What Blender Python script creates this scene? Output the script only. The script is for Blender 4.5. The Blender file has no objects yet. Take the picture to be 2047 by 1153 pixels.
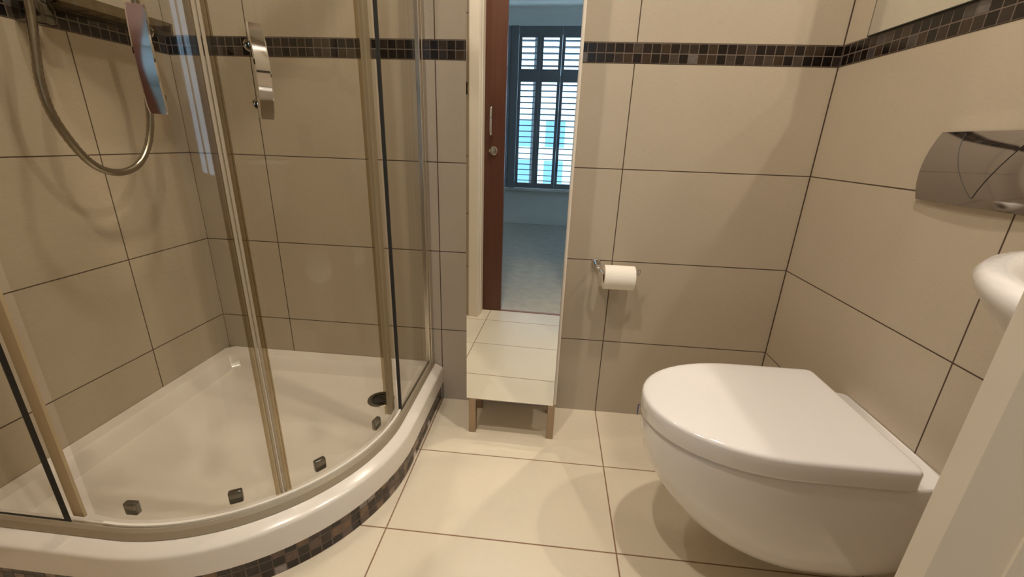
import bpy, bmesh, math, random
from mathutils import Vector, Matrix, Euler
random.seed(7)
PI = math.pi
SC = bpy.context.scene
COL = SC.collection

# ------------------------------------------------------------------ camera
cam_d = bpy.data.cameras.new('camera'); cam = bpy.data.objects.new('camera', cam_d); COL.objects.link(cam)
SC.camera = cam
YAW, PITCH, ROLL, FPX = .0851, -.3336, .0345, 848.28
cam_d.sensor_fit = 'HORIZONTAL'; cam_d.sensor_width = 36; cam_d.lens = FPX/2047*36
cam_d.clip_start = .005; cam_d.clip_end = 100
fw = Vector((-math.sin(YAW)*math.cos(PITCH), math.cos(YAW)*math.cos(PITCH), math.sin(PITCH)))
rt = Vector((math.cos(YAW), math.sin(YAW), 0)); up = rt.cross(fw)
r2 = rt*math.cos(ROLL) + up*math.sin(ROLL); u2 = up*math.cos(ROLL) - rt*math.sin(ROLL)
cam.matrix_world = Matrix(((r2.x, u2.x, -fw.x, -.7856), (r2.y, u2.y, -fw.y, -1.4268), (r2.z, u2.z, -fw.z, .9764), (0, 0, 0, 1)))

# ------------------------------------------------------------------ world, lights, exposure
SC.view_settings.view_transform = 'Standard'; SC.view_settings.look = 'None'
SC.view_settings.gamma = 1; SC.view_settings.use_curve_mapping = False
SC.view_settings.exposure = -0.39
W = bpy.data.worlds.new('daylight'); SC.world = W; W.use_nodes = True
W.node_tree.nodes['Background'].inputs[0].default_value = (.50, .74, 1, 1)
W.node_tree.nodes['Background'].inputs[1].default_value = 6.5
cy = SC.cycles
cy.use_denoising = True; cy.max_bounces = 14; cy.diffuse_bounces = 5; cy.glossy_bounces = 8
cy.transmission_bounces = 10; cy.transparent_max_bounces = 24
cy.caustics_reflective = True; cy.caustics_refractive = False; cy.blur_glossy = .0; cy.use_guiding = True; cy.use_surface_guiding = True
cy.sample_clamp_indirect = 0
cy.sample_clamp_indirect = 12
LAMPS = [(-.47, -.66, 2.378, 11.8), (-1.08, -1.02, 2.378, 10.5), (-1.50, -.40, 2.378, 6.2)]
for (x, y, z, w) in LAMPS:
    ld = bpy.data.lights.new('downlight_lamp', 'AREA'); ld.shape = 'DISK'; ld.size = .055; ld.energy = w
    ld.color = (1, .90, .775); ld.spread = math.radians(150)
    lo = bpy.data.objects.new('downlight_lamp', ld); lo.location = (x, y, z); COL.objects.link(lo)

# ------------------------------------------------------------------ helpers
def wloc(o):
    v = Vector((0, 0, 0))
    while o: v += o.location; o = o.parent
    return v
def tag(o, label=None, cat=None, group=None, kind=None):
    if label: o['label'] = label
    if cat: o['category'] = cat
    if group: o['group'] = group
    if kind: o['kind'] = kind
    return o
def thing(name, loc, label, cat, group=None):
    o = bpy.data.objects.new(name, None); o.location = loc; o.empty_display_size = .05; COL.objects.link(o)
    return tag(o, label, cat, group)
def obj(name, bm, mat, parent=None, smooth=None, label=None):
    off = wloc(parent) if parent else Vector((0, 0, 0))
    if off.length: bmesh.ops.translate(bm, verts=bm.verts, vec=-off)
    bmesh.ops.recalc_face_normals(bm, faces=bm.faces)
    me = bpy.data.meshes.new(name); bm.to_mesh(me); bm.free()
    o = bpy.data.objects.new(name, me); COL.objects.link(o); o.parent = parent
    if mat: me.materials.append(mat)
    if smooth is not None:
        for p in me.polygons: p.use_smooth = True
        if smooth < 180: me.set_sharp_from_angle(angle=math.radians(smooth))
    if label: o['label'] = label
    return o
def struct(name, bm, mat, smooth=None):
    return tag(obj(name, bm, mat, None, smooth), kind='structure')
def own(o):
    """put a single-mesh top-level thing's origin at its base"""
    me = o.data; xs = [v.co for v in me.vertices]
    c = Vector((sum(v.x for v in xs)/len(xs), sum(v.y for v in xs)/len(xs), min(v.z for v in xs)))
    me.transform(Matrix.Translation(-c)); o.location = c; return o
def box(x0, x1, y0, y1, z0, z1, bev=0, seg=2, bm=None, m=None):
    b = bmesh.new()
    vs = [b.verts.new((x, y, z)) for x in (x0, x1) for y in (y0, y1) for z in (z0, z1)]
    for f in ((0, 1, 3, 2), (4, 6, 7, 5), (0, 4, 5, 1), (2, 3, 7, 6), (0, 2, 6, 4), (1, 5, 7, 3)):
        b.faces.new([vs[i] for i in f])
    if bev: bmesh.ops.bevel(b, geom=b.edges[:], offset=bev, segments=seg, profile=.5, affect='EDGES')
    if m: bmesh.ops.transform(b, matrix=m, verts=b.verts)
    if bm is None: return b
    merge(bm, b); return bm
def merge(dst, src):
    mp = {v: dst.verts.new(v.co) for v in src.verts}
    for f in src.faces:
        try: dst.faces.new([mp[v] for v in f.verts])
        except ValueError: pass
    src.free(); return dst
def loft(rings, closed=True, cap0=False, cap1=False, bm=None):
    b = bm or bmesh.new()
    R = [[b.verts.new(p) for p in r] for r in rings]
    n = len(R[0])
    for a, c in zip(R, R[1:]):
        for i in range(n if closed else n-1):
            j = (i+1) % n
            b.faces.new((a[i], a[j], c[j], c[i]))
    if cap0: b.faces.new(R[0][::-1])
    if cap1: b.faces.new(R[-1])
    return b
def tube(pts, r, n=12, bm=None, cap=True, squash=None):
    pts = [Vector(p) for p in pts]; rings = []
    t = (pts[1]-pts[0]).normalized(); ref = Vector((0, 0, 1)) if abs(t.z) < .9 else Vector((1, 0, 0))
    nrm = t.cross(ref).normalized()
    for i, p in enumerate(pts):
        a = pts[max(i-1, 0)]; c = pts[min(i+1, len(pts)-1)]
        t = (c-a).normalized(); nrm = (nrm-t*nrm.dot(t)).normalized(); bn = t.cross(nrm)
        rr = r[i] if isinstance(r, (list, tuple)) else r
        rings.append([p+nrm*math.cos(2*PI*k/n)*rr+bn*math.sin(2*PI*k/n)*rr for k in range(n)])
    return loft(rings, True, cap, cap, bm)
def lathe(prof, c, axis='z', n=32, bm=None, cap0=True, cap1=True):
    rings = []
    for (r, h) in prof:
        ring = []
        for k in range(n):
            a = 2*PI*k/n; u, v = r*math.cos(a), r*math.sin(a)
            ring.append(Vector(c)+Vector({'z': (u, v, h), 'x': (h, u, v), 'y': (v, h, u)}[axis]))
        rings.append(ring)
    return loft(rings, True, cap0, cap1, bm)
def spline(pts, k=8):
    P = [Vector(p) for p in pts]; P = [P[0]*2-P[1]]+P+[P[-1]*2-P[-2]]; out = []
    for i in range(1, len(P)-2):
        for s in range(k):
            t = s/k; a, b, c, d = P[i-1:i+3]
            out.append(.5*((2*b)+(-a+c)*t+(2*a-5*b+4*c-d)*t*t+(-a+3*b-3*c+d)*t**3))
    out.append(P[-2]); return out

# ------------------------------------------------------------------ materials
def srgb(r, g, b):
    f = lambda c: (c/255/12.92) if c/255 <= .04045 else ((c/255+.055)/1.055)**2.4
    return (f(r), f(g), f(b), 1)
class NT:
    def __init__(s, name):
        s.m = bpy.data.materials.new(name); s.m.use_nodes = True; s.t = s.m.node_tree
        s.b = s.t.nodes['Principled BSDF']
    def n(s, typ, **k):
        o = s.t.nodes.new(typ)
        for a, v in k.items(): setattr(o, a, v)
        return o
    def l(s, a, b): s.t.links.new(a, b)
    def math(s, op, a, b=None, c=None):
        o = s.n('ShaderNodeMath', operation=op)
        for i, v in enumerate((a, b, c)):
            if v is None: continue
            if isinstance(v, (int, float)): o.inputs[i].default_value = v
            else: s.l(v, o.inputs[i])
        return o.outputs[0]
    def mix(s, fac, a, b, blend='MIX'):
        o = s.n('ShaderNodeMix', data_type='RGBA', blend_type=blend)
        for i, v in ((0, fac), (6, a), (7, b)):
            if isinstance(v, (int, float, tuple)): o.inputs[i].default_value = v
            else: s.l(v, o.inputs[i])
        return o.outputs[2]
    def set(s, **k):
        for a, v in k.items():
            s.b.inputs[{'rough': 'Roughness', 'metal': 'Metallic', 'col': 'Base Color', 'coat': 'Coat Weight', 'ior': 'IOR', 'spec': 'Specular IOR Level', 'croug': 'Coat Roughness'}[a]].default_value = v
        return s
def plain(name, col, rough=.5, metal=0, noise=.03, scale=30, **k):
    s = NT(name); s.set(rough=rough, metal=metal, **k)
    tc = s.n('ShaderNodeTexCoord'); nz = s.n('ShaderNodeTexNoise'); nz.inputs['Scale'].default_value = scale
    s.l(tc.outputs['Object'], nz.inputs['Vector'])
    v = s.math('MULTIPLY_ADD', nz.outputs[0], noise*2, 1-noise)
    c = s.mix(1.0, col, (1, 1, 1, 1), 'MULTIPLY'); 
    mx = s.n('ShaderNodeVectorMath', operation='SCALE'); mx.inputs[0].default_value = col[:3]; s.l(v, mx.inputs[3])
    s.l(mx.outputs[0], s.b.inputs['Base Color'])
    return s.m
def tile_mat(name, base, grout, ua, uoff, up_, vmode, voff, vp, w=.003, corners=(), rough=.42, linen=True, var=.03):
    s = NT(name); tc = s.n('ShaderNodeTexCoord'); sp = s.n('ShaderNodeSeparateXYZ'); s.l(tc.outputs['Object'], sp.inputs[0])
    u = sp.outputs[ua]
    v = sp.outputs['Z'] if vmode == 'wall' else sp.outputs['Y']
    if vmode == 'wall':
        v = s.math('SUBTRACT', v, s.math('MULTIPLY', s.math('GREATER_THAN', v, 1.23), .053))
    def g(x, off, p):
        q = s.math('DIVIDE', s.math('SUBTRACT', x, off), p)
        fl = s.math('FLOOR', q)
        d = s.math('MULTIPLY', s.math('ABSOLUTE', s.math('SUBTRACT', s.math('FRACT', s.math('ADD', q, .5)), .5)), p)
        return d, fl
    du, fu = g(u, uoff, up_); dv, fv = g(v, voff, vp)
    d = s.math('MINIMUM', du, dv)
    for c in corners: d = s.math('MINIMUM', d, s.math('ABSOLUTE', s.math('SUBTRACT', u, c)))
    mr = s.n('ShaderNodeMapRange'); s.l(d, mr.inputs[0]); mr.inputs[1].default_value = w*.35; mr.inputs[2].default_value = w*.65
    cb = s.n('ShaderNodeCombineXYZ'); s.l(fu, cb.inputs[0]); s.l(fv, cb.inputs[1])
    wn = s.n('ShaderNodeTexWhiteNoise'); s.l(cb.outputs[0], wn.inputs[0])
    nz = s.n('ShaderNodeTexNoise'); nz.inputs['Scale'].default_value = 3.5; nz.inputs['Detail'].default_value = 4
    s.l(tc.outputs['Object'], nz.inputs['Vector'])
    mp = s.n('ShaderNodeMapping'); s.l(tc.outputs['Object'], mp.inputs[0])
    mp.inputs['Scale'].default_value = (60, 60, 700) if vmode == 'wall' else (60, 60, 60)
    nl = s.n('ShaderNodeTexNoise'); nl.inputs['Scale'].default_value = 1; nl.inputs['Detail'].default_value = 3; s.l(mp.outputs[0], nl.inputs['Vector'])
    br = s.math('ADD', s.math('MULTIPLY', s.math('SUBTRACT', wn.outputs[0], .5), var),
                s.math('ADD', s.math('MULTIPLY', s.math('SUBTRACT', nz.outputs[0], .5), .14), s.math('MULTIPLY', s.math('SUBTRACT', nl.outputs[0], .5), .22 if linen else .06)))
    br = s.math('ADD', br, 1)
    sc = s.n('ShaderNodeVectorMath', operation='SCALE'); sc.inputs[0].default_value = base[:3]; s.l(br, sc.inputs[3])
    col = s.mix(mr.outputs[0], grout, sc.outputs[0])
    s.l(col, s.b.inputs['Base Color'])
    s.l(s.math('MULTIPLY_ADD', mr.outputs[0], rough-.85, .85), s.b.inputs['Roughness'])
    bp = s.n('ShaderNodeBump'); bp.inputs['Strength'].default_value = .6; bp.inputs['Distance'].default_value = .0012
    hgt = s.math('ADD', mr.outputs[0], s.math('MULTIPLY', nl.outputs[0], .08))
    s.l(hgt, bp.inputs['Height']); s.l(bp.outputs[0], s.b.inputs['Normal'])
    return s.m
def mosaic_mat(name, gain=1.0):
    s = NT(name); tc = s.n('ShaderNodeTexCoord'); sp = s.n('ShaderNodeSeparateXYZ'); s.l(tc.outputs['UV'], sp.inputs[0])
    P = .02640
    def g(x):
        q = s.math('DIVIDE', x, P)
        return s.math('MULTIPLY', s.math('ABSOLUTE', s.math('SUBTRACT', s.math('FRACT', s.math('ADD', q, .5)), .5)), P), s.math('FLOOR', q)
    du, fu = g(sp.outputs[0]); dv, fv = g(sp.outputs[1])
    d = s.math('MINIMUM', du, dv)
    mr = s.n('ShaderNodeMapRange'); s.l(d, mr.inputs[0]); mr.inputs[1].default_value = .0009; mr.inputs[2].default_value = .0017
    cb = s.n('ShaderNodeCombineXYZ'); s.l(fu, cb.inputs[0]); s.l(fv, cb.inputs[1])
    wn = s.n('ShaderNodeTexWhiteNoise'); s.l(cb.outputs[0], wn.inputs[0])
    cr = s.n('ShaderNodeValToRGB'); cr.color_ramp.interpolation = 'CONSTANT'
    pal = [(0, (26, 17, 14)), (.22, (40, 28, 24)), (.40, (66, 52, 44)), (.55, (32, 22, 18)), (.68, (92, 78, 68)), (.80, (78, 60, 44)), (.92, (96, 88, 84)), (.975, (140, 132, 128))]
    e = cr.color_ramp.elements
    e[0].position = 0; e[0].color = srgb(*[c*gain for c in pal[0][1]]); e[1].position = pal[1][0]; e[1].color = srgb(*[c*gain for c in pal[1][1]])
    for p_, c in pal[2:]:
        q = e.new(p_); q.color = srgb(*[min(255, v*gain) for v in c])
    s.l(wn.outputs[0], cr.inputs[0])
    nz = s.n('ShaderNodeTexNoise'); nz.inputs['Scale'].default_value = 90; nz.inputs['Detail'].default_value = 5; s.l(tc.outputs['UV'], nz.inputs['Vector'])
    br = s.math('MULTIPLY_ADD', nz.outputs[0], 1.0, .5)
    sc = s.n('ShaderNodeVectorMath', operation='SCALE'); s.l(cr.outputs[0], sc.inputs[0]); s.l(br, sc.inputs[3])
    s.l(s.mix(mr.outputs[0], srgb(106, 92, 80), sc.outputs[0]), s.b.inputs['Base Color'])
    s.l(s.math('MULTIPLY_ADD', mr.outputs[0], -.6, .8), s.b.inputs['Roughness'])
    bp = s.n('ShaderNodeBump'); bp.inputs['Distance'].default_value = .001; s.l(mr.outputs[0], bp.inputs['Height']); s.l(bp.outputs[0], s.b.inputs['Normal'])
    return s.m
def glass_mat(name, tint, f0=.04, rough=0.0, gloss=1.0):
    """thin clear pane: fresnel mirror over a tinted see-through film (the same for every ray)"""
    s = NT(name); t = s.t; t.nodes.remove(s.b)
    out = [n for n in t.nodes if n.type == 'OUTPUT_MATERIAL'][0]
    tr = s.n('ShaderNodeBsdfTransparent'); tr.inputs[0].default_value = tint
    gl = s.n('ShaderNodeBsdfGlossy'); gl.inputs['Roughness'].default_value = rough
    lw = s.n('ShaderNodeLayerWeight'); lw.inputs[0].default_value = .5
    fr = s.math('MULTIPLY_ADD', s.math('POWER', lw.outputs['Facing'], 5.0), .90, f0)
    mx = s.n('ShaderNodeMixShader'); s.l(s.math('MULTIPLY', fr, gloss), mx.inputs[0]); s.l(tr.outputs[0], mx.inputs[1]); s.l(gl.outputs[0], mx.inputs[2])
    s.l(mx.outputs[0], out.inputs[0]); return s.m
def wood_mat(name, c1, c2):
    s = NT(name); s.set(rough=.38)
    tc = s.n('ShaderNodeTexCoord'); mp = s.n('ShaderNodeMapping'); mp.inputs['Scale'].default_value = (40, 40, 1.6); s.l(tc.outputs['Object'], mp.inputs[0])
    nz = s.n('ShaderNodeTexNoise'); nz.inputs['Scale'].default_value = 2; nz.inputs['Detail'].default_value = 6; s.l(mp.outputs[0], nz.inputs['Vector'])
    s.l(s.mix(nz.outputs[0], c1, c2), s.b.inputs['Base Color']); return s.m

WALL_C = srgb(183, 170, 150); GROUT = srgb(74, 56, 44)
M = {}
M['wall_b'] = tile_mat('beige_tile_back', WALL_C, GROUT, 'X', -.5675, .6, 'wall', .3001, .3017, corners=(0, -2.042))
M['wall_r'] = tile_mat('beige_tile_right', WALL_C, GROUT, 'Y', -.6241, .622, 'wall', .3001, .3017, corners=(0,))
M['wall_l'] = tile_mat('beige_tile_left', WALL_C, GROUT, 'Y', -.3071, .6, 'wall', .3001, .3017)
M['wall_f'] = tile_mat('beige_tile_front', WALL_C, GROUT, 'X', -.5675, .6, 'wall', .3001, .3017)
M['floor'] = tile_mat('cream_floor_tile', srgb(220, 208, 186), srgb(138, 106, 80), 'X', -.5675, .6, 'floor', -.3004, .3063, w=.0036, rough=.33, linen=False, var=.02)
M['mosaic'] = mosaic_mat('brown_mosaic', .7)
M['mosaic_lit'] = mosaic_mat('brown_mosaic_plinth_lit', 1.45)  # wall mosaic palette brightened, the lamplight on the plinth put into its colour
M['china'] = plain('white_china', srgb(234, 230, 228), .12, noise=.005, coat=.4)
M['acrylic'] = plain('white_acrylic', srgb(222, 214, 204), .22, noise=.01, coat=.2)
M['white_lip'] = plain('white_plastic', srgb(232, 226, 214), .3, noise=.01)
M['chrome'] = plain('chrome', srgb(214, 212, 210), .05, 1, noise=.005)
M['plate'] = plain('grey_chrome', srgb(176, 172, 172), .07, 1, noise=.01)
M['satin'] = plain('satin_aluminium', srgb(190, 180, 164), .3, 1, noise=.04, scale=200)
M['silver'] = plain('polished_silver_profile', srgb(206, 200, 190), .16, 1, noise=.02)
M['dark'] = plain('dark_gasket', srgb(40, 40, 38), .5)
M['mirror'] = plain('mirror_glass', srgb(240, 242, 240), 0.0, 1, noise=.001)
M['glass'] = glass_mat('shower_glass', (.94, .932, .902, 1), gloss=.62)
M['glass_edge'] = plain('dark_glass_edge', srgb(40, 52, 50), .2)
M['seal'] = glass_mat('clear_plastic_seal', (.76, .70, .58, 1), rough=.25, gloss=.6)
M['seal2'] = plain('cream_plastic_seal', srgb(196, 176, 142), .35)
M['seal3'] = plain('grey_beige_seal', srgb(172, 157, 132), .35)
M['rail'] = plain('satin_champagne_rail', srgb(172, 160, 140), .42, .35, noise=.02)
M['smoke'] = glass_mat('smoky_plastic', (.60, .56, .48, 1), rough=.12, gloss=.7)
M['paint'] = plain('cream_gloss_paint', srgb(228, 216, 198), .35, noise=.01)
M['paint_w'] = plain('white_wall_paint', srgb(222, 222, 218), .7, noise=.02)
M['ceiling'] = plain('white_ceiling_paint', srgb(240, 238, 230), .8, noise=.01)
M['wood'] = wood_mat('dark_red_brown_wood', srgb(74, 42, 30), srgb(104, 62, 44))
M['wood2'] = wood_mat('threshold_wood', srgb(120, 76, 56), srgb(150, 100, 76))
M['leg'] = plain('brushed_bronze_steel', srgb(160, 142, 122), .33, 1, noise=.08, scale=80)
M['paper'] = plain('white_tissue', srgb(244, 238, 226), .95, noise=.02, scale=300)
M['card'] = plain('brown_card', srgb(120, 92, 66), .9)
M['shutter'] = plain('grey_shutter_paint', srgb(120, 124, 130), .55, noise=.01)
M['carpet'] = plain('grey_beige_carpet', srgb(186, 180, 168), .95, noise=.22, scale=14)
M['blue'] = plain('blue_wire', srgb(60, 70, 130), .4)
M['facade'] = plain('pale_render', srgb(206, 214, 214), .9)
M['pane_dark'] = plain('facade_glass', srgb(110, 150, 175), .2)
M['winglass'] = glass_mat('window_glass', (.97, .98, .98, 1))

XL, YF, H = -2.042, -1.27, 2.40
DX0, DX1 = -1.22, -.605           # doorway
# ------------------------------------------------------------------ bathroom shell
struct('floor', box(XL-.1, .1, -1.378, .1, -.06, 0), M['floor'])
struct('wall_back', box(XL-.1, .1, 0, .1, 0, H), M['wall_b'])
struct('wall_left', box(XL-.1, XL, -1.45, 0, 0, H), M['wall_l'])
struct('wall_right', box(0, .1, -1.45, 0, 0, H), M['wall_r'])
struct('ceiling', box(XL-.1, .1, -1.45, .1, H, H+.08), M['ceiling'])
b = box(XL, DX0-.02, YF-.03, YF, 0, H); box(DX1+.02, 0, YF-.03, YF, 0, H, bm=b); box(DX0-.02, DX1+.02, YF-.03, YF, 2.02, H, bm=b)
struct('wall_front', b, M['wall_f'])
b = box(XL, DX0-.02, YF-.18, YF-.135, 0, H); box(DX1+.02, 0, YF-.20, YF-.03, 0, H, bm=b); box(DX0-.02, DX1+.02, YF-.18, YF-.03, 2.02, H, bm=b)
struct('wall_front_core', b, M['paint_w'])
def uvstrip(name, pts, z0, z1, mat, th=.0012, flip=1, u0=0.0, v0=None):
    """vertical mosaic ribbon along a plan polyline, uv in metres"""
    b = bmesh.new(); uv = b.loops.layers.uv.new('UVMap'); n = len(pts); us = [u0]
    for i in range(1, n): us.append(us[-1]+math.dist(pts[i], pts[i-1]))
    V = []
    for i, (x, y) in enumerate(pts):
        a = pts[max(0, i-1)]; c = pts[min(n-1, i+1)]; t = Vector((c[0]-a[0], c[1]-a[1])).normalized(); nn = Vector((-t.y, t.x))*flip*th
        V.append([b.verts.new((x, y, z0)), b.verts.new((x, y, z1)), b.verts.new((x+nn.x, y+nn.y, z0)), b.verts.new((x+nn.x, y+nn.y, z1))])
    vv = z0 if v0 is None else v0
    for i in range(n-1):
        A, B = V[i], V[i+1]
        for q in ((A[0], B[0], B[1], A[1]), (A[2], A[3], B[3], B[2]), (A[1], B[1], B[3], A[3]), (A[0], A[2], B[2], B[0])):
            f = b.faces.new(q)
            for lp in f.loops:
                idx = i if lp.vert in A else i+1
                lp[uv].uv = (us[idx], lp.vert.co.z-vv)
    for E_ in (V[0], V[-1]): b.faces.new((E_[0], E_[1], E_[3], E_[2]))
    return b
MZ0, MZ1 = 1.2052, 1.2582
struct('trim_1', uvstrip('m', [(XL, 0), (0, 0)], MZ0, MZ1, M['mosaic'], flip=-1, u0=.0118), M['mosaic'])
struct('trim_2', uvstrip('m', [(0, -.0013), (0, YF)], MZ0, MZ1, M['mosaic'], flip=-1, u0=3), M['mosaic'])
struct('trim_3', uvstrip('m', [(XL, YF), (XL, -.0013)], MZ0, MZ1, M['mosaic'], flip=-1, u0=7), M['mosaic'])
struct('trim_4', uvstrip('m', [(-.53, YF), (-.0013, YF)], MZ0, MZ1, M['mosaic'], flip=1, u0=11), M['mosaic'])
struct('trim_5', uvstrip('m', [(XL+.0013, YF), (-1.29, YF)], MZ0, MZ1, M['mosaic'], flip=1, u0=15), M['mosaic'])
# thin silicone bead down the right-hand corner of the mosaic band
# doorway lining, architraves, threshold
def arch(x_in, s, name):
    b = bmesh.new()   # plan profile extruded upward: s=+1 right-hand jamb (opens to -x), s=-1 left
    P = [(0, -1.268), (.007, -1.250), (.055, -1.250), (.060, -1.254), (.060, -1.2698), (.020, -1.2698), (.020, -1.372), (.0, -1.372), (.0, -1.345), (-.004, -1.341), (-.004, -1.295), (0, -1.291)]
    rings = [[Vector((x_in+s*px, py, z)) for px, py in P] for z in (0.0005, 2.0)]
    return loft(rings, True, True, True, b)
struct('trim_6', arch(DX0, -1, 'l'), M['paint'])
struct('trim_7', arch(DX1, 1, 'r'), M['paint'])
struct('trim_8', box(DX1+.0, DX1+.019, -1.469, -1.373, 0.0005, 2.0, .002), M['paint'])
struct('trim_9', box(DX0, DX1, -1.47, -1.372, 2.0, 2.019, .002), M['paint'])
struct('trim_10', box(DX0-.02, DX1, -1.400, -1.3785, -.05, .003, .001), M['wood2'])
b = box(DX0-.08, DX0-.02, -1.47, -1.45, 0.001, 2.05, .003)
struct('trim_11', b, M['paint'])
# pocket door
d1 = tag(bpy.data.objects.new('door_1', None), 'dark reddish-brown wooden sliding door half hidden in the left of the doorway, seen in the cabinet mirror', 'door', kind='structure')
d1.location = (-1.15, -1.385, 0); COL.objects.link(d1)
obj('door_leaf', box(-1.80, -1.108, -1.4015, -1.3745, .006, 2.0, .0015), M['wood'], d1)
hb = tube(spline([(-1.180, -1.3735, 1.155), (-1.180, -1.352, 1.153), (-1.180, -1.340, 1.138), (-1.180, -1.337, 1.085), (-1.180, -1.340, 1.030), (-1.180, -1.352, 1.015), (-1.180, -1.3735, 1.013)], 6), .0065, 12)
obj('pull_handle', hb, M['chrome'], d1, 60)
hb = lathe([(.024, .0), (.024, .004), (.021, .007), (.012, .0075), (.012, .012), (.0, .012)][:5], (-1.172, -1.3743, .935), 'y', 32)
obj('thumb_turn', box(-1.175, -1.169, -1.364, -1.350, .917, .953, .002, bm=hb), M['chrome'], d1, 40)

# ------------------------------------------------------------------ ceiling downlights
ftm = M['white_lip']
for i, (x, y, z, w) in enumerate(LAMPS):
    t = thing('downlight', (x, y, H), ['recessed round ceiling downlight nearest the toilet wall', 'recessed round ceiling downlight just inside the doorway', 'recessed round ceiling downlight above the shower'][i], 'ceiling light', 'bathroom ceiling downlights')
    obj('trim_ring', lathe([(.039, -.001), (.039, -.024), (.041, -.026), (.05, -.010), (.05, -.001)], (x, y, H), 'z', 32, cap0=False, cap1=False), ftm, t, 40)

# ------------------------------------------------------------------ shower tray and plinth
def qpath(d, XF=-1.165, YFR=-.868, R=.50, xl=XL+.0015, ye=-.0015, n=20, ns=5):
    cx, cy_ = XF-R, YFR+R; r = R-d; out = []
    for i in range(ns): out.append((xl+(cx-xl)*i/ns, YFR+d))
    for i in range(n+1):
        a = -PI/2+PI/2*i/n; out.append((cx+r*math.cos(a), cy_+r*math.sin(a)))
    for i in range(1, ns+1): out.append((XF-d, cy_+(ye-cy_)*i/ns))
    return out
def tray_ring(d, e, z):
    p = qpath(d, xl=XL+.0015+e, ye=-.0015-e)
    p = p+[((XL+.0015+e)*(1-t)+(-1.165-d)*t, -.0015-e) for t in (.75, .5, .25, .03)]
    c = [(XL+.0015+e, -.0015-e-.02)]
    side = [(XL+.0015+e, (-.0015-e)*(1-t)+(-.868+d)*t) for t in (.25, .5, .75)]
    return [Vector((x, y, z)) for x, y in p+c+side]
st = thing('shower_tray', (-1.6, -.43, .076), 'white curved-front corner shower tray on the mosaic plinth', 'shower tray')
R_ = [(.012, .001, .0762), (0, 0, .0765), (0, 0, .082), (.0, 0, .134), (.0006, 0, .1380), (.0022, 0, .1410), (.005, 0, .1430), (.010, 0, .1455), (.029, 0.0, .1545), (.034, 0, .156), (.060, .0, .1565), (.0601, .0, .162), (.066, .042, .160), (.074, .052, .152), (.086, .066, .128), (.094, .076, .115), (.110, .092, .1090), (.2, .2, .1065), (.33, .32, .1045)]
tb = loft([tray_ring(*q) for q in R_], True, True, True)
obj('tray_basin', tb, M['acrylic'], st, 28)
DC = (-1.337, -.196)
dr = obj('drain_cover', lathe([(.0, .0), (.034, .0), (.041, .0015), (.044, .0015), (.046, .0)][1:], (DC[0], DC[1], .1090), 'z', 36), plain('brushed_drain_metal', srgb(120, 116, 104), .25, 1), st, 30)
b = bmesh.new()
for i in range(-2, 3):
    L_ = math.sqrt(.024**2-(i*.009)**2)
    box(DC[0]-L_, DC[0]+L_, DC[1]+i*.009-.0025, DC[1]+i*.009+.0025, .1088, .1114, .0008, bm=b)
obj('drain_grate', b, M['dark'], dr)
pl = [p for p in qpath(.010, n=28)]
b = uvstrip('p', pl, 0.0005, .0755, M['mosaic_lit'], th=.02, flip=1, v0=-.003)
pm = tag(obj('mosaic_plinth', b, M['mosaic_lit'], None, 60), 'curved brown mosaic-tiled plinth under the white shower tray, on the floor', 'plinth')
own(pm)

# ------------------------------------------------------------------ shower enclosure
se = thing('shower_enclosure', (-1.33, -.70, .157), 'quadrant glass shower enclosure with two curved sliding doors standing on the tray rim', 'shower enclosure')
GD = .045; GC = (-1.665, -.368); GR = .50-GD; ZG0, ZG1 = .172, 1.95
def ribbon(pts, t0, t1, z0, z1, mat=None, nz=1):
    """solid curved wall between inward offsets t0..t1 of a plan polyline"""
    n = len(pts); A, B = [], []
    for i, (x, y) in enumerate(pts):
        a = pts[max(0, i-1)]; c = pts[min(n-1, i+1)]; t = Vector((c[0]-a[0], c[1]-a[1])).normalized(); nn = Vector((-t.y, t.x))
        A.append((x+nn.x*t0, y+nn.y*t0)); B.append((x+nn.x*t1, y+nn.y*t1))
    loop = A+B[::-1]
    return loft([[Vector((x, y, z)) for x, y in loop] for z in (z0, z1)], True, True, True)
gp = qpath(GD, n=28)
rail = qpath(0, n=28)
def rail_sec(prof):
    rings = []
    for (d, z) in prof: rings.append([Vector((x, y, z)) for x, y in qpath(d, n=28, xl=XL+.003, ye=-.003)])
    b = bmesh.new(); R = [[b.verts.new(p) for p in r] for r in rings]; m = len(R)
    for k in range(m):
        A, B = R[k], R[(k+1) % m]
        for i in range(len(A)-1): b.faces.new((A[i], A[i+1], B[i+1], B[i]))
    b.faces.new([r[0] for r in R]); b.faces.new([r[-1] for r in R][::-1])
    return b
obj('bottom_rail', rail_sec([(.030, .157), (.033, .175), (.038, .1815), (.0405, .1815), (.0405, .166), (.057, .166), (.057, .157)]), M['rail'], se, 25)
obj('top_rail', rail_sec([(.030, 1.93), (.030, 1.975), (.060, 1.975), (.060, 1.93)]), M['silver'], se, 40)
arcp = lambda a0, a1, r=GR, n=24: [(GC[0]+r*math.cos(math.radians(a0+(a1-a0)*i/n)), GC[1]+r*math.sin(math.radians(a0+(a1-a0)*i/n))) for i in range(n+1)]
obj('door_track_lip', ribbon(arcp(-93, 3, GR+.0035), 0, .0055, .1665, .1870), M['white_lip'], se, 40, label='pale bright lip along the curved bottom rail')
# wall posts
gx = -1.165-GD; gy = -.868+GD
b = box(gx-.010, gx+.012, -.030, -.001, .160, 1.95, .002); box(gx-.005, gx+.010, -.052, -.030, .160, 1.95, .002, bm=b)
obj('wall_post', b, M['silver'], se)
b = box(XL+.001, XL+.030, gy-.012, gy+.010, .160, 1.95, .002)
obj('wall_post', b, M['silver'], se)
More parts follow.
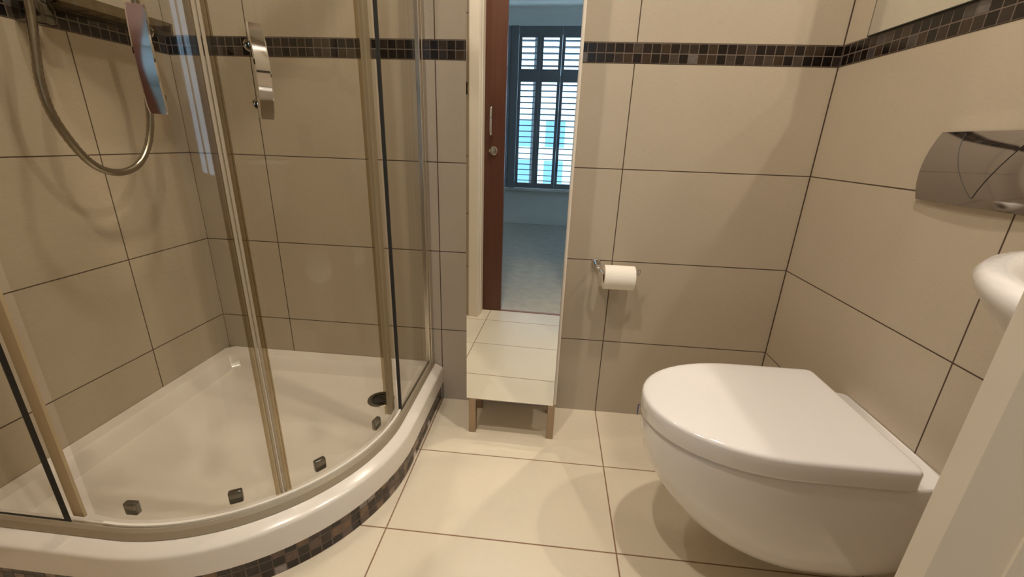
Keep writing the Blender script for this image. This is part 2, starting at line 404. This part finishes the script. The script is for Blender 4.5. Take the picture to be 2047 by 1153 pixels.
# fixed panes
obj('fixed_pane', box(gx-.003, gx+.003, -.345, -.050, ZG0, ZG1), M['glass'], se)
obj('fixed_pane', box(XL+.030, -1.775, gy-.003, gy+.003, ZG0, ZG1), M['glass'], se)
obj('pane_gasket', box(gx-.0045, gx+.0045, -.350, -.3455, .166, ZG1), M['dark'], se)
obj('pane_gasket', box(-1.7745, -1.7725, gy-.0045, gy+.0045, .166, ZG1), M['dark'], se)
obj('bottom_gasket', box(XL+.030, -1.775, gy-.0055, gy+.0055, .160, .1745), M['dark'], se)
obj('bottom_gasket', box(gx-.0045, gx+.0045, -.345, -.052, .160, .1725), M['dark'], se)
def sdoor(a0, a1, am, hand):
    Rg = GR-.012
    d = obj('sliding_door', ribbon(arcp(a0, a1, Rg, 30), 0, .006, .186, 1.93), M['glass'], se, 60)
    # end seals
    def seal(a, w, mat, t0=-.003, t1=.009, z0=.184):
        dw = math.degrees(w/Rg)
        obj('edge_seal', ribbon(arcp(a-dw/2, a+dw/2, Rg, 3), t0, t1, z0, 1.93), mat, d, 60)
    for q in range(2):
        am_ = am+(-1 if hand < 0 else 1)*math.degrees((.003+q*.008)/Rg)
        seal(am_, .005, M['seal3'] if q == 0 else M['seal'])
        am2 = am+(-1 if hand < 0 else 1)*math.degrees((.0065+q*.008)/Rg)
        seal(am2, .0025, M['seal'])
    # handle: gently bowed flat chrome bar on two posts
    ah = am+hand*9.3; cs, sn = math.cos(math.radians(ah)), math.sin(math.radians(ah))
    rad = Vector((cs, sn, 0)); tan = Vector((-sn, cs, 0)); c = Vector((GC[0], GC[1], 0))
    rings = []; nz = 14
    for i in range(nz+1):
        t = i/nz; z = .999+.150*t; off = .020+.012*math.sin(PI*t); w = .0132 if 0 < i < nz else .0118
        base = c+rad*(Rg+off); base.z = z
        rr = []; tw = math.radians(2.1 if hand < 0 else 0); tr, tt = rad*math.cos(tw)+tan*math.sin(tw), tan*math.cos(tw)-rad*math.sin(tw)
        for (u, v) in ((-w, 0), (-w+.0006, .0035), (-w+.0025, .0050), (w-.0025, .0050), (w-.0006, .0035), (w, 0), (w-.001, -.0015), (-w+.001, -.0015)):
            rr.append(base+tt*u+tr*v)
        rings.append(rr)
    b = loft(rings, True, True, True)
    hd = obj('door_handle', b, M['chrome'], d, 35)
    for z in (1.025, 1.12):
        b = bmesh.new()
        p0 = c+rad*(Rg-.001); p0.z = z; p1 = c+rad*(Rg+.030); p1.z = z
        tube([p0, p1], .006, 12, b)
        p0 = c+rad*(Rg-.014); p0.z = z; p1 = c+rad*(Rg-.007); p1.z = z
        tube([p0, p1], .010, 16, b)
        obj('handle_post', b, M['chrome'], d, 40)
    return d
def roller(d, a):
    Rg = GR-.012; cs, sn = math.cos(math.radians(a)), math.sin(math.radians(a)); rad = Vector((cs, sn, 0)); tan = Vector((-sn, cs, 0))
    c = Vector((GC[0], GC[1], .205))+rad*(Rg-.016)
    m = Matrix(((tan.x, rad.x, 0, c.x), (tan.y, rad.y, 0, c.y), (0, 0, 1, c.z), (0, 0, 0, 1)))
    b = box(-.014, .014, -.007, .0075, -.019, .013, .004, 3, m=m)
    box(-.009, .009, -.009, -.006, -.016, .004, .002, 2, bm=b, m=m)
    obj('roller', b, M['rollerm'], d, 40)
M['rollerm'] = plain('dark_chrome', srgb(120, 118, 112), .12, 1)
da = sdoor(-98, -47.85, -47.85, -1); db = sdoor(-47.7, 3.5, -47.7, 1)
roller(da, -87.5); roller(da, -60); roller(db, -36); roller(db, -10.5)
# closing strips of the doors beside the fixed panes (broad translucent stiles)
Rg = GR-.012
def stile(a0, a1, d):
    obj('side_stile', ribbon(arcp(a0, a1, Rg, 3), .007, .0175, .184, 1.93), M['seal3'], d, 60)
    obj('side_seal', ribbon(arcp(a0, a1, Rg, 2), .018, .0255, .184, 1.93), M['seal'], d, 60)
stile(-1.2, 3.2, db); 
b = ribbon([(-1.768, gy+.0075), (-1.742, gy+.0075)], 0, .006, .184, 1.93); obj('side_stile', b, M['seal2'], da)

# ------------------------------------------------------------------ shower hose, rail with soap tray
hp = [(-1.93, -.467, 1.36), (-1.93, -.47, 1.224), (-1.93, -.484, 1.135), (-1.93, -.494, 1.066), (-1.93, -.489, .998), (-1.93, -.460, .928), (-1.93, -.430, .888), (-1.93, -.393, .868), (-1.93, -.350, .866), (-1.93, -.306, .885), (-1.93, -.268, .93), (-1.93, -.243, .99), (-1.925, -.236, 1.06), (-1.91, -.238, 1.115), (-1.892, -.244, 1.177), (-1.885, -.250, 1.25), (-1.89, -.252, 1.36), (-1.90, -.252, 1.45)]
HP_FIX = True
hs = spline(hp, 10)
n_ = len(hs)
b = tube(hs, [.0085+(.0009 if i % 2 else 0) for i in range(n_)], 14)
ho = tag(obj('shower_hose', b, M['hose'] if 'hose' in M else plain('ribbed_chrome_hose', srgb(160, 152, 138), .22, 1), None, 60), 'flexible chrome shower hose hanging in a deep loop beside the left wall', 'shower hose'); own(ho)
sr = thing('shower_riser_rail', (-1.985, -.40, 1.19), 'chrome shower riser rail fixed to the left wall above the hose loop', 'shower rail')
obj('rail_tube', tube([(-1.99, -.400, 1.20), (-1.99, -.400, 1.95)], .011, 20), M['chrome'], sr, 40)
obj('wall_bracket', box(XL+.001, -1.972, -.418, -.382, 1.20, 1.245, .006), M['rollerm'], sr, 40)
obj('wall_bracket', box(XL+.001, -1.972, -.418, -.382, 1.90, 1.945, .006), M['rollerm'], sr, 40)
def rrect(x0, x1, y0, y1, r, z, n=6):
    o = []
    for cx, cy_, a0 in ((x1-r, y1-r, 0), (x0+r, y1-r, 90), (x0+r, y0+r, 180), (x1-r, y0+r, 270)):
        for i in range(n+1):
            a = math.radians(a0+90*i/n); o.append(Vector((cx+r*math.cos(a), cy_+r*math.sin(a), z)))
    return o
so = thing('soap_tray', (-1.96, -.24, 1.235), 'smoky translucent plastic soap tray clipped to the shower riser rail', 'soap tray')
X0, X1, Y0, Y1 = -2.025, -1.925, -.375, -.075
rg = [rrect(X0+.012, X1-.012, Y0+.012, Y1-.012, .035, 1.236), rrect(X0, X1, Y0, Y1, .045, 1.243), rrect(X0-.002, X1+.002, Y0-.002, Y1+.002, .047, 1.268), rrect(X0+.002, X1-.002, Y0+.002, Y1-.002, .044, 1.268), rrect(X0+.006, X1-.006, Y0+.006, Y1-.006, .04, 1.245), rrect(X0+.015, X1-.015, Y0+.015, Y1-.015, .033, 1.241)]
obj('tray_dish', loft(rg, True, True, True), M['smoke'], so, 50)
for i in range(6): obj('drain_rib', box(X0+.02, X1-.02, Y0+.045+i*.04, Y0+.050+i*.04, 1.2412, 1.2465, .001), M['smoke'], so)
b = lathe([(.020, -.02), (.020, .02)], (-1.99, -.40, 1.262), 'z', 24); box(-2.0, -1.975, -.385, -.368, 1.250, 1.274, .003, bm=b)
obj('rail_clip', b, M['rollerm'], so, 40)

# ------------------------------------------------------------------ toilet
YC = -.560
def dshape(xf, xs, hw, xb, z, n=26, rb=.012, p=2.0, nb=3, tp=0):
    """plan outline: flat back at xb, straight sides to xs, superelliptic front reaching xf"""
    o = []
    for i in range(n+1):
        a = PI/2+PI*i/n; ca, sa = math.cos(a), math.sin(a)
        ex = abs(ca)**(2/p)*(xs-xf); ey = math.copysign(abs(sa)**(2/p), sa)*hw
        o.append(Vector((xs-ex, YC+ey, z)))
    if tp: o.append(Vector((xb-.10, YC-hw, z)))
    for (dx, dy) in ((xb-rb, -hw+tp), (xb-rb*.3, -hw+rb*.3+tp), (xb, -hw+rb+tp)): o.append(Vector((dx, YC+dy, z)))
    for k in range(1, nb): o.append(Vector((xb, YC+(-hw+rb+tp)*(1-k/nb*2), z)))
    for (dx, dy) in ((xb, hw-rb-tp), (xb-rb*.3, hw-rb*.3-tp), (xb-rb, hw-tp)): o.append(Vector((dx, YC+dy, z)))
    if tp: o.append(Vector((xb-.10, YC+hw, z)))
    return o
to = thing('toilet', (-.27, YC, .075), 'white wall-hung toilet with closed D-shaped lid on the right wall', 'toilet')
sec = [(.3905, -.538, .178, -.002), (.389, -.542, .1815, -.0015), (.383, -.543, .1825, -.001), (.350, -.541, .182, -.001), (.300, -.530, .179, -.001), (.250, -.506, .175, -.001), (.205, -.475, .169, -.001), (.170, -.444, .162, -.001), (.142, -.412, .153, -.001), (.122, -.378, .143, -.001), (.110, -.340, .132, -.001), (.104, -.290, .120, -.002)]
rings = []
for (z, xf, hw, xb) in sec:
    xs = xf+.262*(.5+.5*hw/.182) if z > .2 else xf+.24*hw/.182
    rings.append(dshape(xf, xs, hw, xb, z, p=2.05, tp=.020*hw/.18))
obj('pan', loft(rings, True, True, True), M['china'], to, 60)
# seat ring hidden under the wrap-over lid
sr_ = [dshape(-.536, -.285, .178, -.105, z, p=2.05) for z in (.3906, .3924)]
obj('seat', loft(sr_, True, True, True), M['china'], to, 60)
lid = []
for (z, g) in ((.3925, .004), (.3945, .001), (.399, 0), (.431, 0), (.4355, .0012), (.4385, .004), (.4402, .009), (.4410, .018), (.4414, .05), (.4416, .10)):
    lid.append(dshape(-.5485+g, -.283, .1875-g, -.084-g*.6, z, rb=.012, p=2.05))
obj('lid', loft(lid, True, True, True), M['china'], to, 50)
for yy in (YC-.08, YC+.08): obj('hinge', tube([(-.080, yy-.02, .405), (-.080, yy+.02, .405)], .009, 16), M['china'], to, 50)
b = tube(spline([(-.536, YC+.030, .3915), (-.5465, YC+.031, .3905), (-.5480, YC+.031, .384), (-.5475, YC+.031, .362)], 6), .0013, 8)
rb_ = tag(obj('toilet_rim_hook', b, M['blue'], None, 60), 'tiny blue wire hook over the front rim of the toilet', 'hook'); own(rb_)

# ------------------------------------------------------------------ flush plate
fp = thing('flush_plate', (0, -.54, .955), 'curved grey-chrome dual flush plate set in the wall above the toilet', 'flush plate')
def fsurf(y, z):
    ty = (y+.54)/.124; tz = (z-.955)/.067
    return -(.0225-.004*ty*ty-.0112*tz*tz)
def yl(z): return -.54+.117+.006*(.955-z)/.067-.004*((z-.955)/.067)**2
def fgrid(fn_y0, fn_y1, z0, z1, off, nu=14, nv=8):
    b = bmesh.new(); G = []
    for j in range(nv+1):
        z = z0+(z1-z0)*j/nv; row = []
        for i in range(nu+1):
            y = fn_y0(z)+(fn_y1(z)-fn_y0(z))*i/nu; row.append((y, z))
        G.append(row)
    F = [[b.verts.new((fsurf(y, z)-off, y, z)) for y, z in r] for r in G]
    K = [[b.verts.new((-.0012 if off == 0 else fsurf(y, z)-off+.004, y, z)) for y, z in r] for r in G]
    for j in range(nv):
        for i in range(nu):
            b.faces.new((F[j][i], F[j][i+1], F[j+1][i+1], F[j+1][i])); b.faces.new((K[j][i], K[j+1][i], K[j+1][i+1], K[j][i+1]))
    for j in range(nv):
        for i in (0, nu): b.faces.new((F[j][i], F[j+1][i], K[j+1][i], K[j][i]))
    for i in range(nu):
        for j in (0, nv): b.faces.new((F[j][i], F[j][i+1], K[j][i+1], K[j][i]))
    return b
obj('plate', fgrid(lambda z: yl(z), lambda z: -1.08-yl(z), .888, 1.022, 0), M['plate'], fp, 35)
za, zb = .9045, 1.0222
obj('flush_button', fgrid(lambda z: -.4925-.062*((zb-z)/(zb-za))**1.7, lambda z: -.6245+.0695*(zb-z)/(zb-za), za+.001, zb-.001, .0006), M['plate'], fp, 35, label='small tapered flush button')
obj('flush_button', fgrid(lambda z: -.6270+.0695*(zb-z)/(zb-za), lambda z: -.653-.0*z, za+.001, zb-.001, .0006), M['plate'], fp, 35)
# fine dark V gap between the buttons
b = bmesh.new()
ga = [(fsurf(-.4915-.062*((zb-z)/(zb-za))**1.7, z)-.0003, -.4915-.062*((zb-z)/(zb-za))**1.7, z) for z in [za+(zb-za-.002)*i/12 for i in range(13)]]
gb = [(fsurf(-.6258+.0695*(zb-z)/(zb-za), z)-.0003, -.6258+.0695*(zb-z)/(zb-za), z) for z in [za+(zb-za-.002)*i/12 for i in range(13)]]
tube(ga, .0008, 6, b); tube(gb, .0008, 6, b)
obj('button_gap', b, M['dark'], fp)

# ------------------------------------------------------------------ wash basin
wb = thing('wash_basin', (-.19, -1.04, .70), 'white rounded corner wash basin on the right wall beside the doorway, partly cut off', 'wash basin')
def bring(ax, ay, cx, z, n=72):
    o = []
    for i in range(n):
        a = 2*PI*(i+.5)/n; x = cx+ax*math.cos(a); y = ay+ax*math.sin(a)
        o.append(Vector((min(x, -.0015), max(y, YF+.0015), z)))
    return o
br_ = [(.12, -1.17, -.05, .63), (.17, -1.17, -.05, .65), (.24, -1.17, -.05, .70), (.295, -1.17, -.05, .76), (.335, -1.17, -.05, .815), (.356, -1.17, -.05, .845), (.360, -1.17, -.05, .858), (.354, -1.17, -.05, .867), (.342, -1.17, -.05, .870), (.325, -1.17, -.05, .866), (.312, -1.17, -.052, .858)]
in_ = [(.165, -1.10, -.190, .850), (.155, -1.10, -.190, .835), (.13, -1.10, -.190, .79), (.09, -1.10, -.19, .765), (.03, -1.10, -.19, .758)]
br_ = br_+in_
obj('bowl', loft([bring(*q) for q in br_], True, True, True), M['china'], wb, 60)
obj('waste', lathe([(.019, 0), (.019, .003), (.015, .004)], (-.19, -1.10, .7585), 'z', 24), M['chrome'], wb, 40)

# ------------------------------------------------------------------ wall mirror on right wall
wm = thing('wall_mirror', (-.004, -.66, 1.2605), 'large wall mirror resting on the mosaic band of the right wall', 'mirror')
obj('mirror_pane', box(-.0065, -.0015, -1.20, -.106, 1.2612, 2.10), M['mirror'], wm)
b = box(-.0068, -.0012, -1.2005, -.1055, 1.2592, 1.2612); box(-.0068, -.0012, -.106, -.1045, 1.2592, 2.10, bm=b)
obj('mirror_edge', b, M['glass_edge'], wm)

# ------------------------------------------------------------------ toilet roll holder and roll
th = thing('toilet_roll_holder', (-.625, -.02, .585), 'chrome wall-mounted toilet roll holder on the back wall', 'toilet roll holder')
b = lathe([(.0165, -.001), (.0165, -.008), (.014, -.011)], (-.622, 0, .592), 'y', 28)
obj('wall_flange', b, M['chrome'], th, 40)
obj('roll_arm', tube(spline([(-.622, -.010, .592), (-.622, -.040, .592), (-.620, -.054, .590), (-.608, -.061, .581), (-.59, -.062, .577), (-.56, -.062, .577), (-.497, -.062, .577), (-.489, -.062, .579), (-.486, -.062, .592)], 6), .0055, 14), M['chrome'], th, 50)
RC = (-.062, .563); RR = .040
tr_ = thing('toilet_roll', (-.548, RC[0], RC[1]-RR), 'white toilet paper roll hanging on the chrome holder', 'toilet roll')
b = lathe([(.0205, -.599), (RR-.001, -.599), (RR, -.598), (RR, -.502), (RR-.001, -.501), (.0205, -.501), (.0205, -.599)], (0, RC[0], RC[1]), 'x', 48, cap0=False, cap1=False)
obj('paper', b, M['paper'], tr_, 40)
b = lathe([(.0204, -.5985), (.0204, -.5015), (.0196, -.5015), (.0196, -.5985), (.0204, -.5985)], (0, RC[0], RC[1]), 'x', 32, cap0=False, cap1=False)
obj('card_tube', b, M['card'], tr_, 40)
b = ribbon([(-.598, RC[0]+RR-.0008), (-.502, RC[0]+RR-.0008)], 0, .0006, RC[1]-.045, RC[1])
obj('loose_sheet', b, M['paper'], tr_)

# ------------------------------------------------------------------ mirrored tall cabinet
CX0, CX1, CYF, CZ0, CZ1 = -1.034, -.738, -.1975, .143, 1.92
mc = thing('mirrored_cabinet', (-.886, -.10, 0), 'tall slim cabinet with mirrored door on metal legs against the back wall', 'cabinet')
obj('carcass', box(CX0+.001, CX1+.009, CYF+.0045, -.003, CZ0, CZ1, .0015), M['paint'], mc)
yw = -.0214; piv = Vector((-.886, -.2005, 0))
mrot = Matrix.Translation(piv) @ Matrix.Rotation(yw, 4, 'Z') @ Matrix.Rotation(-.0043, 4, 'X')
hw_ = .1478
cdoor = obj('cabinet_door', box(-hw_, hw_, 0.0006, .0030, CZ0+.001, CZ1-.002, m=mrot), M['leg'], mc, label='thin bronze backing of the mirrored door')
obj('door_mirror', box(-hw_+.0012, hw_-.0006, -.0022, .0004, CZ0+.003, CZ1-.004, m=mrot), M['mirror'], cdoor)
obj('plinth_rail', box(CX0+.004, CX1+.004, CYF+.006, CYF+.020, CZ0-.006, CZ0-.0005), M['leg'], mc)
for lx in (-1.027, -.755):
    for ly in (-.190, -.045):
        obj('leg', box(lx, lx+.024, ly, ly+.024, .0005, CZ0-.0005, .001), M['leg'], mc)

# ------------------------------------------------------------------ bedroom behind the camera, seen in the mirrors
BX0, BX1, BY0, BY1, BH = -2.7, .9, -4.50, -1.47, 2.46
struct('floor_bedroom', box(BX0, BX1, BY0, -1.4003, -.06, .0), M['carpet'])
struct('ceiling_bedroom', box(BX0-.1, BX1+.1, BY0-.1, BY1+.02, BH, BH+.08), M['ceiling'])
struct('wall_bedroom_left', box(BX0-.1, BX0, BY0-.1, BY1, 0, BH), M['paint_w'])
b = box(BX1, BX1+.1, BY0-.1, -4.1, 0, BH); box(BX1, BX1+.1, -3.35, BY1, 0, BH, bm=b); box(BX1, BX1+.1, -4.1, -3.35, 0, .55, bm=b); box(BX1, BX1+.1, -4.1, -3.35, 2.2, BH, bm=b)  # wall with an opening cut for the added side window
struct('wall_bedroom_right', b, M['paint_w'])
w2 = tag(bpy.data.objects.new('added_side_window', None), kind='structure'); w2.location = (BX1+.05, -3.72, .55); COL.objects.link(w2)  # unseen window, added to let more daylight into the bedroom
b = box(BX1+.03, BX1+.08, -4.1, -4.04, .55, 2.2, .004); box(BX1+.03, BX1+.08, -3.41, -3.35, .55, 2.2, .004, bm=b); box(BX1+.03, BX1+.08, -3.75, -3.69, .55, 2.2, .004, bm=b)
box(BX1+.03, BX1+.08, -4.1, -3.35, .55, .61, .004, bm=b); box(BX1+.03, BX1+.08, -4.1, -3.35, 2.14, 2.2, .004, bm=b)
obj('window_frame', b, M['paint_w'], w2); obj('window_pane', box(BX1+.052, BX1+.056, -4.05, -3.40, .6, 2.15), M['winglass'], w2)
WX0, WX1, WZ0, WZ1 = -1.86, .10, .46, 2.25
b = box(BX0, WX0, BY0-.1, BY0, 0, BH); box(WX1, BX1, BY0-.1, BY0, 0, BH, bm=b); box(WX0, WX1, BY0-.1, BY0, 0, WZ0, bm=b); box(WX0, WX1, BY0-.1, BY0, WZ1, BH, bm=b)
struct('wall_bedroom_window', b, M['paint_w'])
b = box(BX0, XL-.1, BY1, BY1+.06, 0, BH); box(XL-.1, DX0-.02, BY1-.0, YF-.18, 0, BH, bm=b); box(DX1+.02, BX1, BY1-.01, BY1, 0, BH, bm=b); box(DX0-.02, DX1+.02, BY1-.01, BY1, 2.02, BH, bm=b); box(.1, BX1, BY1, BY1+.06, 0, BH, bm=b)
struct('wall_bedroom_door', b, M['paint_w'])
struct('baseboard_bedroom', box(BX0, BX1, BY0, BY0+.018, 0.0005, .13, .004), M['paint_w'])
struct('trim_12', box(WX0-.03, WX1+.03, BY0+.0, BY0+.075, WZ0-.03, WZ0, .004), M['paint_w'])
w1 = tag(bpy.data.objects.new('window_1', None), kind='structure'); w1.location = ((WX0+WX1)/2, BY0-.06, WZ0); COL.objects.link(w1)
b = box(WX0, WX0+.06, BY0-.09, BY0-.04, WZ0, WZ1, .004)
for xx in (-1.25, -.60): box(xx-.03, xx+.03, BY0-.09, BY0-.04, WZ0, WZ1, .004, bm=b)
box(WX1-.06, WX1, BY0-.09, BY0-.04, WZ0, WZ1, .004, bm=b)
box(WX0, WX1, BY0-.09, BY0-.04, WZ0, WZ0+.06, .004, bm=b); box(WX0, WX1, BY0-.09, BY0-.04, WZ1-.06, WZ1, .004, bm=b)
box(WX0, WX1, BY0-.09, BY0-.04, 1.70, 1.76, .004, bm=b)
obj('window_frame', b, M['paint_w'], w1)
obj('window_pane', box(WX0+.05, WX1-.05, BY0-.067, BY0-.063, WZ0+.05, WZ1-.05), M['winglass'], w1)
# shutters: repeated leaves, each with two tiers of louvres
SY = BY0+.075
def leaf(x0, w, first):
    t = thing('window_shutter', (x0+w/2, SY, WZ0+.004), None, 'window shutter', 'grey plantation shutter leaves at the bedroom window')
    b = box(x0, x0+.035, SY-.014, SY+.014, WZ0+.004, WZ1-.004, .002); obj('stile', b, M['shutter'], t)
    b = box(x0+w-.035, x0+w, SY-.014, SY+.014, WZ0+.004, WZ1-.004, .002); obj('stile', b, M['shutter'], t)
    for (z0, z1) in ((WZ0+.004, .527), (1.675, 1.81), (2.133, WZ1-.004)):
        obj('rail', box(x0+.035, x0+w-.035, SY-.013, SY+.013, z0, z1, .002), M['shutter'], t)
    for (za_, zb_) in ((.527, 1.675), (1.81, 2.133)):
        n = round((zb_-za_)/.0635)
        for i in range(n):
            z = za_+(zb_-za_)*(i+.5)/n
            m = Matrix.Translation((x0+w/2, SY, z)) @ Matrix.Rotation(math.radians(3), 4, 'X')
            obj('louvre', box(-(w/2-.036), w/2-.036, -.031, .031, -.0045, .0045, .002, 1, m=m), M['shutter'], t)
    return t
def copy_tree(o, parent=None):
    c = o.copy(); COL.objects.link(c); c.parent = parent
    for ch in [k for k in o.children]: copy_tree(ch, c)
    return c
LW = .245
L0 = leaf(-1.448, LW, True)
names = ['fourth from the left edge of the bedroom window', 'second', 'third']
lab = {0: 'grey plantation shutter leaf beside the dark brown door edge in the mirror view',
       1: 'grey plantation shutter leaf in the middle of the mirror view of the window',
       2: 'grey plantation shutter leaf cut off by the right edge of the cabinet mirror'}
L0['label'] = lab[0]
for k in range(1, 6):
    c = copy_tree(L0); c.location.x += k*(LW+.002)
    c['label'] = lab.get(k, 'grey plantation shutter leaf towards the far side of the bedroom window')
c = copy_tree(L0); c.location.x = -1.63; c.location.y = SY+.088; c.rotation_euler.z = math.radians(-48)
c['label'] = 'grey plantation shutter leaf folded at an angle at the window side'
struct('trim_13', box(-1.540, -1.452, SY-.02, SY+.02, WZ0, WZ1, .003), M['shutter'])
struct('trim_14', box(WX0, -1.74, SY-.02, SY+.16, WZ0-.03, WZ1, .003), M['paint_w'])

# building across the street
bl = thing('building', (-1.5, -16, -6), 'pale rendered building with rows of windows seen through the shutter slats', 'building')
obj('facade', box(-3.6, 8, -16.5, -16, -6, 2.2), M['facade'], bl)
for i in range(8):
    for j in range(4):
        x = -3.1+i*1.25; z = -3.4+j*1.45
        w_ = obj('window', box(x, x+.72, -16.02, -15.97, z, z+.95), M['pane_dark'], bl)
        if False: pass
